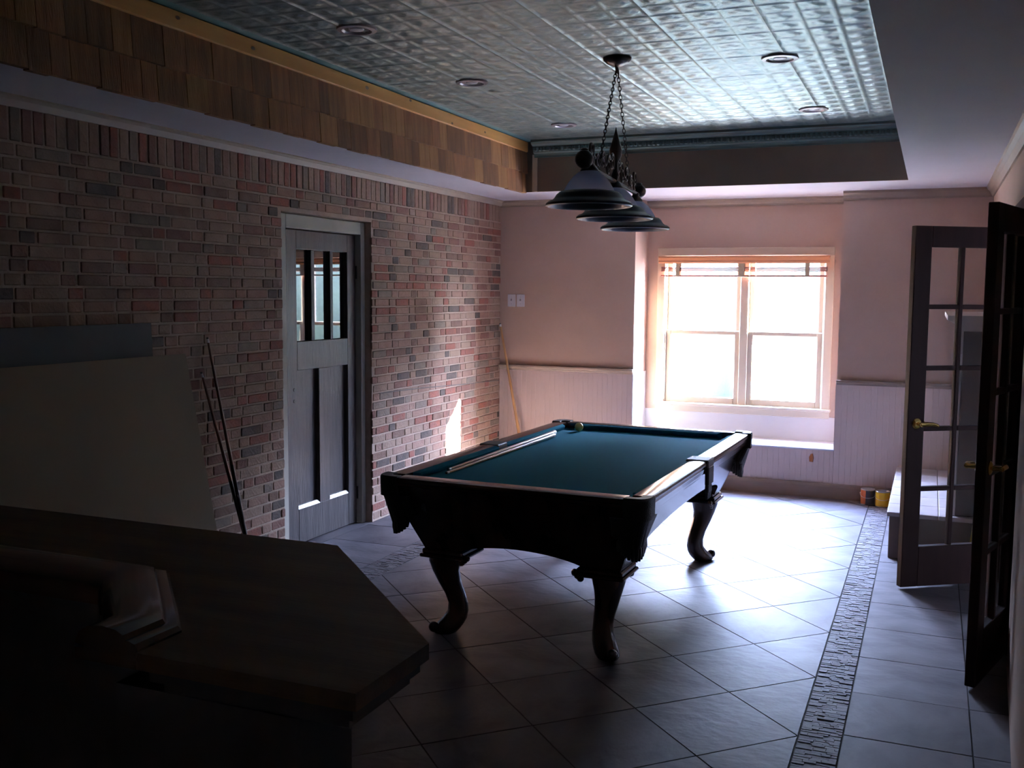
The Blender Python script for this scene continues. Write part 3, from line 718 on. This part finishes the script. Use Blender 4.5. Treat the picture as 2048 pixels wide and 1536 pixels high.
# ------------------------------------------------------------------ hanging billiard lamp
lp0, lp1 = Vector((-1.50, 4.53, 0)), Vector((-1.635, 5.80, 0)); lc = (lp0 + lp1) / 2
lrz = math.atan2(lp1.y - lp0.y, lp1.x - lp0.x)
lamp = thing('billiard_lamp', 'dark bronze three-shade billiard lamp hanging over the pool table', 'lamp', (lc.x, lc.y, 0), lrz)
HL = (lp1 - lp0).length / 2; RZ_ = 2.235
LX = lambda x: (x, 0)
mb = MB(); mb.lathe([(.001, ZT - .045), (.03, ZT - .042), (.055, ZT - .03), (.072, ZT - .014), (.075, ZT - .003), (.06, ZT - .002)], n=28); can = obj('canopy', mb, M['bronze'], lamp, True)
mb = MB()
for s in (-1, 1): mb.tube([(s * .022 + .012 * math.cos(t), .012 * math.sin(t) * .3, ZT - .062 + .02 * math.sin(t)) for t in [2 * math.pi * k / 12 for k in range(13)]], .004, 6)
obj('loop', mb, M['bronze'], can)
for s in (-1, 1):
    a, b = Vector((s * .03, 0, ZT - .075)), Vector((s * .44, 0, RZ_ + .01)); L = (b - a).length; d = (b - a) / L; mb = MB(); n_ = int(L / .024)
    side = Vector((0, 1, 0)); oth = d.cross(side)
    for k in range(n_):
        c = a + d * (L * (k + .5) / n_); w = side if k % 2 else oth
        mb.tube([c + d * (.0165 * math.cos(t)) + w * (.0075 * math.sin(t)) for t in [2 * math.pi * i / 10 for i in range(11)]], .0024, 5, False)
    obj('chain', mb, M['chain'], lamp)
mb = MB(); mb.tube([(-HL - .10, 0, RZ_), (HL + .10, 0, RZ_)], .011, 12); obj('rod', mb, M['bronze'], lamp, True)
for s in (-1, 1):
    mb = MB(); mb.sphere((s * (HL + .115), 0, RZ_ + .022), .042, 18, 12); mb.lathe([(.012, 0), (.02, .006), (.012, .012)], (s * (HL + .115), 0, RZ_ + .06), 12); obj('ball_finial', mb, M['bronze'], lamp, True)
def scroll(cx, cz, r0, turns, s, flip=1, tail=None):
    pts = []
    for k in range(34):
        t = k / 33; a = t * turns * 2 * math.pi; r = r0 * (.25 + .75 * t)
        pts.append((cx + s * r * math.cos(a), 0, cz + flip * r * math.sin(a)))
    if tail: pts += tail
    return pts
for s in (-1, 1):
    for cx, cz, r0 in ((.09, RZ_ + .09, .05), (.20, RZ_ + .055, .042), (.33, RZ_ + .07, .05), (.47, RZ_ + .05, .038), (.60, RZ_ + .085, .045)):
        mb = MB(); mb.tube(scroll(s * cx, cz, r0, 1.6, s, 1 if int(cx * 100) % 2 else -1, None), .0065, 7); obj('scroll', mb, M['bronze'], lamp, True)
    mb = MB(); mb.tube([(s * (.10 + .5 * t), 0, RZ_ + .015 + .045 * math.sin(t * math.pi * 3) ** 2 + .08 * (1 - t) ** 2) for t in [k / 24 for k in range(25)]], .006, 7); obj('scroll', mb, M['bronze'], lamp, True)
mb = MB(); mb.lathe([(.012, 0), (.022, .03), (.012, .06), (.014, .10), (.03, .13), (.034, .16), (.02, .21), (.008, .25), (.001, .28)], (0, 0, RZ_), 14); obj('spear', mb, M['bronze'], lamp, True)
for k, x in enumerate((-HL, 0, HL)):
    zr = 2.062 - .015 * k
    mb = MB()
    prof = [(.118, .062), (.112, .076), (.095, .104), (.075, .128), (.052, .148), (.032, .158)]
    mb.lathe(prof, (x, 0, zr), 36, False); mb.lathe([(r - .004, z - .003) for r, z in prof], (x, 0, zr), 36, False)
    sh = obj('shade', mb, M['shade'], lamp, 'all', label='frosted white glass shade')
    mb = MB(); prof = [(.120, .062), (.138, .058), (.152, .046), (.162, .030), (.172, .020), (.190, .014), (.202, .004), (.202, -.006), (.194, -.010), (.180, -.004), (.160, .018), (.146, .040), (.118, .056)]
    mb.lathe(prof + [prof[0]], (x, 0, zr), 40, False); obj('rim_band', mb, M['rim'], sh, 'sharp', label='black flared rim')
    mb = MB(); mb.lathe([(.04, .150), (.042, .16), (.03, .178), (.02, .19), (.016, RZ_ - zr)], (x, 0, zr), 18); obj('socket_cup', mb, M['bronze'], sh, True)
    mb = MB(); mb.sphere((x, 0, zr + .085), .03, 14, 10, 1.3); mb.lathe([(.013, .11), (.013, .15)], (x, 0, zr), 10); obj('bulb', mb, M['bulb'], sh, True)

# ------------------------------------------------------------------ bar counter in the foreground
bar = thing('bar_counter', 'dark walnut bar counter with clipped corner in the foreground', 'bar', (0, 0, 0))
BZ = 1.07; XW = -3.0
top = [(XW, 1.955), (-1.25, 1.965), (-.757, 1.470), (-.757, 1.236), (-1.17, 1.236), (-1.17, 1.345), (-1.43, 1.61), (XW, 1.61)]
mb = MB(); mb.prism(top, BZ - .028, BZ); tp = obj('bar_top', mb, M['barwood'], bar)
def inset(poly, d):
    n_ = len(poly); out = []
    for i in range(n_):
        p, q, r = Vector(poly[i - 1]), Vector(poly[i]), Vector(poly[(i + 1) % n_])
        e1 = (q - p).normalized(); e2 = (r - q).normalized()
        n1, n2 = Vector((e1.y, -e1.x)), Vector((e2.y, -e2.x))
        bis = (n1 + n2); bis = bis / max(bis.dot(n1), .2)
        out.append(tuple(q + bis * d))
    return out
o1 = inset(top, .012)
mb = MB(); mb.prism(inset(top, .014), BZ - .05, BZ - .028); mb.prism(inset(top, .03), BZ - .07, BZ - .05); obj('edge_moulding', mb, M['bardark'], tp)
# raised bar rail along the inner edge
path = [(XW, 1.61), (-1.43, 1.61), (-1.17, 1.345), (-1.17, 1.24)]
prof = [(0, -.03), (0, .004), (.006, .012), (.020, .016), (.026, .016), (.030, .024), (.046, .031), (.075, .034), (.105, .030), (.125, .018), (.135, -.002), (.135, -.03)]
dirs = [Vector((0, -1)), None, None, Vector((-1, 0))]
n1, n2, n3 = Vector((0, -1)), Vector((-1, -1)).normalized(), Vector((-1, 0))
def mit(a, b): s_ = a + b; return s_ / s_.dot(a)
nd = [n1, mit(n1, n2), mit(n2, n3), n3]
mb = MB(); mb.loft([[(p[0] + v.x * d, p[1] + v.y * d, BZ + z) for d, z in prof] for p, v in zip(path, nd)])
obj('bar_rail', mb, M['barrail'], bar, 'sharp', label='moulded raised bar rail')
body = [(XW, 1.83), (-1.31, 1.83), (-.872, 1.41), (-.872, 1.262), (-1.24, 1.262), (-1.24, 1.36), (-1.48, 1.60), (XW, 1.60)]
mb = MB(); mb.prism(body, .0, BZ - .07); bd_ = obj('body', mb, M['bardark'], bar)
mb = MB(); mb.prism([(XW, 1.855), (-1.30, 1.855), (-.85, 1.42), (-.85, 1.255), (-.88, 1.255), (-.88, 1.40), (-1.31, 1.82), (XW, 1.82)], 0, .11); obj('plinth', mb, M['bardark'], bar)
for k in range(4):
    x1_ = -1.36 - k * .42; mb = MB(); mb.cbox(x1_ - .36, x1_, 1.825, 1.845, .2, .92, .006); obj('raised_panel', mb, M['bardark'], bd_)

# ------------------------------------------------------------------ leaning sheets
def sheet(name, m, label, y0, y1, xt, zt, xb, th):
    mb = MB(); d = Vector((xt - xb, 0, zt)); n_ = Vector((d.z, 0, -d.x)).normalized() * th
    rings = []
    for y in (y0, y1):
        rings.append([(xb, y, 0), (xt, y, zt), (xt - n_.x, y, zt - n_.z), (xb - n_.x, y, -n_.z if n_.z < 0 else 0)])
    mb.loft(rings); return tag(obj(name, mb, m), label, 'panel')
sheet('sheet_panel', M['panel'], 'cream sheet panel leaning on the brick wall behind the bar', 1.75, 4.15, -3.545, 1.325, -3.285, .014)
sheet('foam_board', M['green'], 'dark green board standing between the cream panel and the bricks', 1.5, 3.94, -3.575, 1.487, -3.52, .06)

# ------------------------------------------------------------------ wall plates, cord, tag
for x0, lb in ((-3.571, 'white switch plate next to the brick corner'), (-3.482, 'white switch plate farther from the bricks')):
    t = thing('switch_plate', lb, 'switch', (x0 + .038, YB, 1.574), 0, 'switch plates on the end wall')
    mb = MB(); mb.cbox(-.038, .038, -.007, 0, -.056, .056, .003); obj('plate', mb, M['white'], t)
    mb = MB(); mb.cbox(-.006, .006, -.018, -.006, -.004, .016, .002); obj('toggle', mb, M['ring'], t)
    for zz in (-.03, .03):
        mb = MB(); mb.tube([(0, -.0085, zz), (0, -.006, zz)], .0035, 8); obj('screw', mb, M['steel'], t)
mb = MB(); mb.tube([(XL + .006, 6.28, .922), (XL + .006, 6.9, .905), (XL + .006, 7.6, .875), (XL + .006, 8.45, .845)], .0035, 6)
tag(obj('cord', mb, M['cord'], None, True), 'thin grey cord strung across the bricks near the corner', 'cord')
mb = MB(); mb.loft([[(-.016, -.0, -.034), (.014, 0, -.036), (.018, 0, 0), (.010, 0, .036), (-.006, 0, .03), (-.019, 0, .004)], [(-.013, -.012, -.03), (.011, -.012, -.032), (.015, -.014, 0), (.008, -.01, .03), (-.005, -.01, .026), (-.015, -.013, .003)]])
tag(obj('wall_tag', mb, M['orange'], None, loc=(-.866, YB - .001, .322)), 'small orange-brown tag on the front of the window seat', 'tag')

# ------------------------------------------------------------------ fireplace on the right
fp = thing('fireplace', 'fireplace with raised tiled hearth and pale mantel behind the french door', 'fireplace', (0, 0, 0))
mb = MB(); mb.cbox(-.198, XR - .002, 6.69, 8.46, 0, .27, .005); obj('hearth_base', mb, M['hearthside'], fp)
for i in range(6):
    for j in range(2):
        a = 6.672 + i * .30; b = min(a + .296, 8.465); x0 = -.212 + j * .30; x1 = min(x0 + .296, XR - .002)
        mb = MB(); mb.cbox(x0, x1, a, b, .27, .297, .003); obj('hearth_tile', mb, M['hearth'], fp)
mb = MB(); mb.cbox(.18, XR - .002, 6.725, 7.0, .297, 1.44, .004); mb.cbox(.18, XR - .002, 8.0, 8.30, .297, 1.44, .004); mb.cbox(.18, XR - .002, 7.0, 8.0, 1.05, 1.44, .004)
obj('surround', mb, M['fireside'], fp)  # dark brown carries the shade on the surround's side
mb = MB(); mb.box(XR - .03, XR - .004, 7.0, 8.0, .297, 1.05); obj('firebox', mb, M['baffle'], fp)
for a, b in ((6.73, 6.98), (8.02, 8.29)):
    mb = MB(); mb.cbox(.164, .18, a, b, .297, 1.44, .004); mb.cbox(.158, .18, a - .004, b + .004, .297, .42, .004); mb.cbox(.156, .18, a - .004, b + .004, 1.30, 1.44, .004); obj('pilaster', mb, M['mantel'], fp)
mb = MB(); mb.sweep_y([(XR - .002, 1.44), (.165, 1.44), (.15, 1.455), (.14, 1.475), (.115, 1.49), (.10, 1.50), (.085, 1.503), (.085, 1.533), (XR - .002, 1.533)], 6.66, 8.36); obj('mantel_shelf', mb, M['mantel'], fp)

# paint cans and level
def paint_can(label, x, y, bands, group):
    t = thing('paint_can', label, 'paint can', (x, y, 0), 0, group); r, h_ = .054, .122
    mb = MB(); mb.lathe([(r * .98, 0), (r, .004), (r - .003, .008), (r - .003, h_ - .009), (r, h_ - .008), (r + .002, h_ - .003), (r, h_), (r - .008, h_), (r - .01, h_ - .006), (.001, h_ - .006)], n=28, cap=False); obj('can', mb, M['steel'], t, 'sharp')
    for m, a0, a1 in bands:
        mb = MB(); N = max(4, int((a1 - a0) / 15))
        rings = [[((r + d) * math.cos(math.radians(a0 + (a1 - a0) * k / N)), (r + d) * math.sin(math.radians(a0 + (a1 - a0) * k / N)), z) for d, z in ((0, .006), (0, h_ - .006), (-.002, h_ - .006), (-.002, .006))] for k in range(N + 1)]
        mb.loft(rings); obj('can_label', mb, m, t, 'sharp')
    for s in (-1, 1):
        mb = MB(); mb.sphere((s * (r + .001), 0, h_ * .7), .007, 8, 6); obj('handle_ear', mb, M['steel'], t)
    mb = MB(); mb.tube([((r + .004) * math.cos(a), -(r + .004) * .55 * abs(math.sin(a)) - .025, h_ * .7 - .03 * math.sin(a)) for a in [math.pi * k / 14 for k in range(15)]], .0016, 6); obj('handle', mb, M['steel'], t)
paint_can('orange paint can with dark label standing by the baseboard', -.413, 8.375, [(M['canor'], 150, 255), (M['candk'], 255, 345), (M['canor'], 345, 510)], 'paint cans on the floor')
paint_can('yellow paint can standing against the hearth', -.300, 8.33, [(M['cany'], 0, 360)], 'paint cans on the floor')
mb = MB(); lv = thing('spirit_level', 'yellow spirit level leaning beside the hearth behind the french door', 'level', (.262, 6.62, 0))
q = Vector((0, 0, 1)).rotation_difference(Vector((.07, .06, .66))).to_matrix().to_4x4()
mb.cbox(-.012, .012, -.022, .022, 0, .66, .003); mb.xf(q); obj('bar', mb, M['level'], lv)
mb = MB(); mb.cbox(-.014, .014, -.012, .012, .30, .36, .003); mb.xf(q); obj('vial', mb, M['glass'], lv)

# ------------------------------------------------------------------ added outdoor pieces that shape the daylight
gr = MB(); gr.box(-30, 30, AY + .1, 60, -.35, -.2); gr.box(XR + .16, 30, -20, AY + .1, -.35, -.2)
struct('ground', gr, M['patio'], 'lawn outside the window')  # added surface, kept dark so little light bounces into the room
pv = MB(); pv.box(-9, 3.0, AY + .1, 11.4, -.2, -.17)
struct('path_patio', pv, M['pave'], 'pale paved patio outside the window')  # added pale slab that throws sunlight up through the window
hb = MB(); NX, NZ = 58, 12; rings = []
for i in range(NX + 1):
    x = -16 + 26 * i / NX; top = 4.6 + .5 * math.sin(i * .9) + random.uniform(-.3, .3); ring = []
    for k in range(NZ + 1):
        a = math.pi * k / NZ
        ring.append((x + random.uniform(-.12, .12), 18 - 1.6 * math.cos(a) * (1 - .25 * math.sin(a)) + random.uniform(-.2, .2), max(-.2, -.2 + top * math.sin(a) ** .55 + (random.uniform(-.15, .15) if 0 < k < NZ else 0))))
    rings.append(ring)
hb.loft(rings); ho = tag(obj('hedge', hb, M['hedge'], None, 'all'), 'tall green hedge across the lawn outside the window', 'hedge')  # added screen hiding bright horizon sky from the deep room
nb = MB(); nb.box(3.0, 3.3, -6, 9.5, -.2, 4.6); struct('wall_outside', nb, M['siding'], 'grey wall of the neighbouring wing outside the french doors')  # unseen blocker added to keep sun out of the doorway
pr = MB(); pr.box(XR + .16, 2.995, -3.0, 9.3, 2.42, 2.52); pr.box(XR + .16, 3.0, 9.2, 9.3, -.2, 2.42); struct('roof_porch', pr, M['siding'], 'covered passage roof outside the french doors')  # unseen cover added to weaken skylight through the doorway
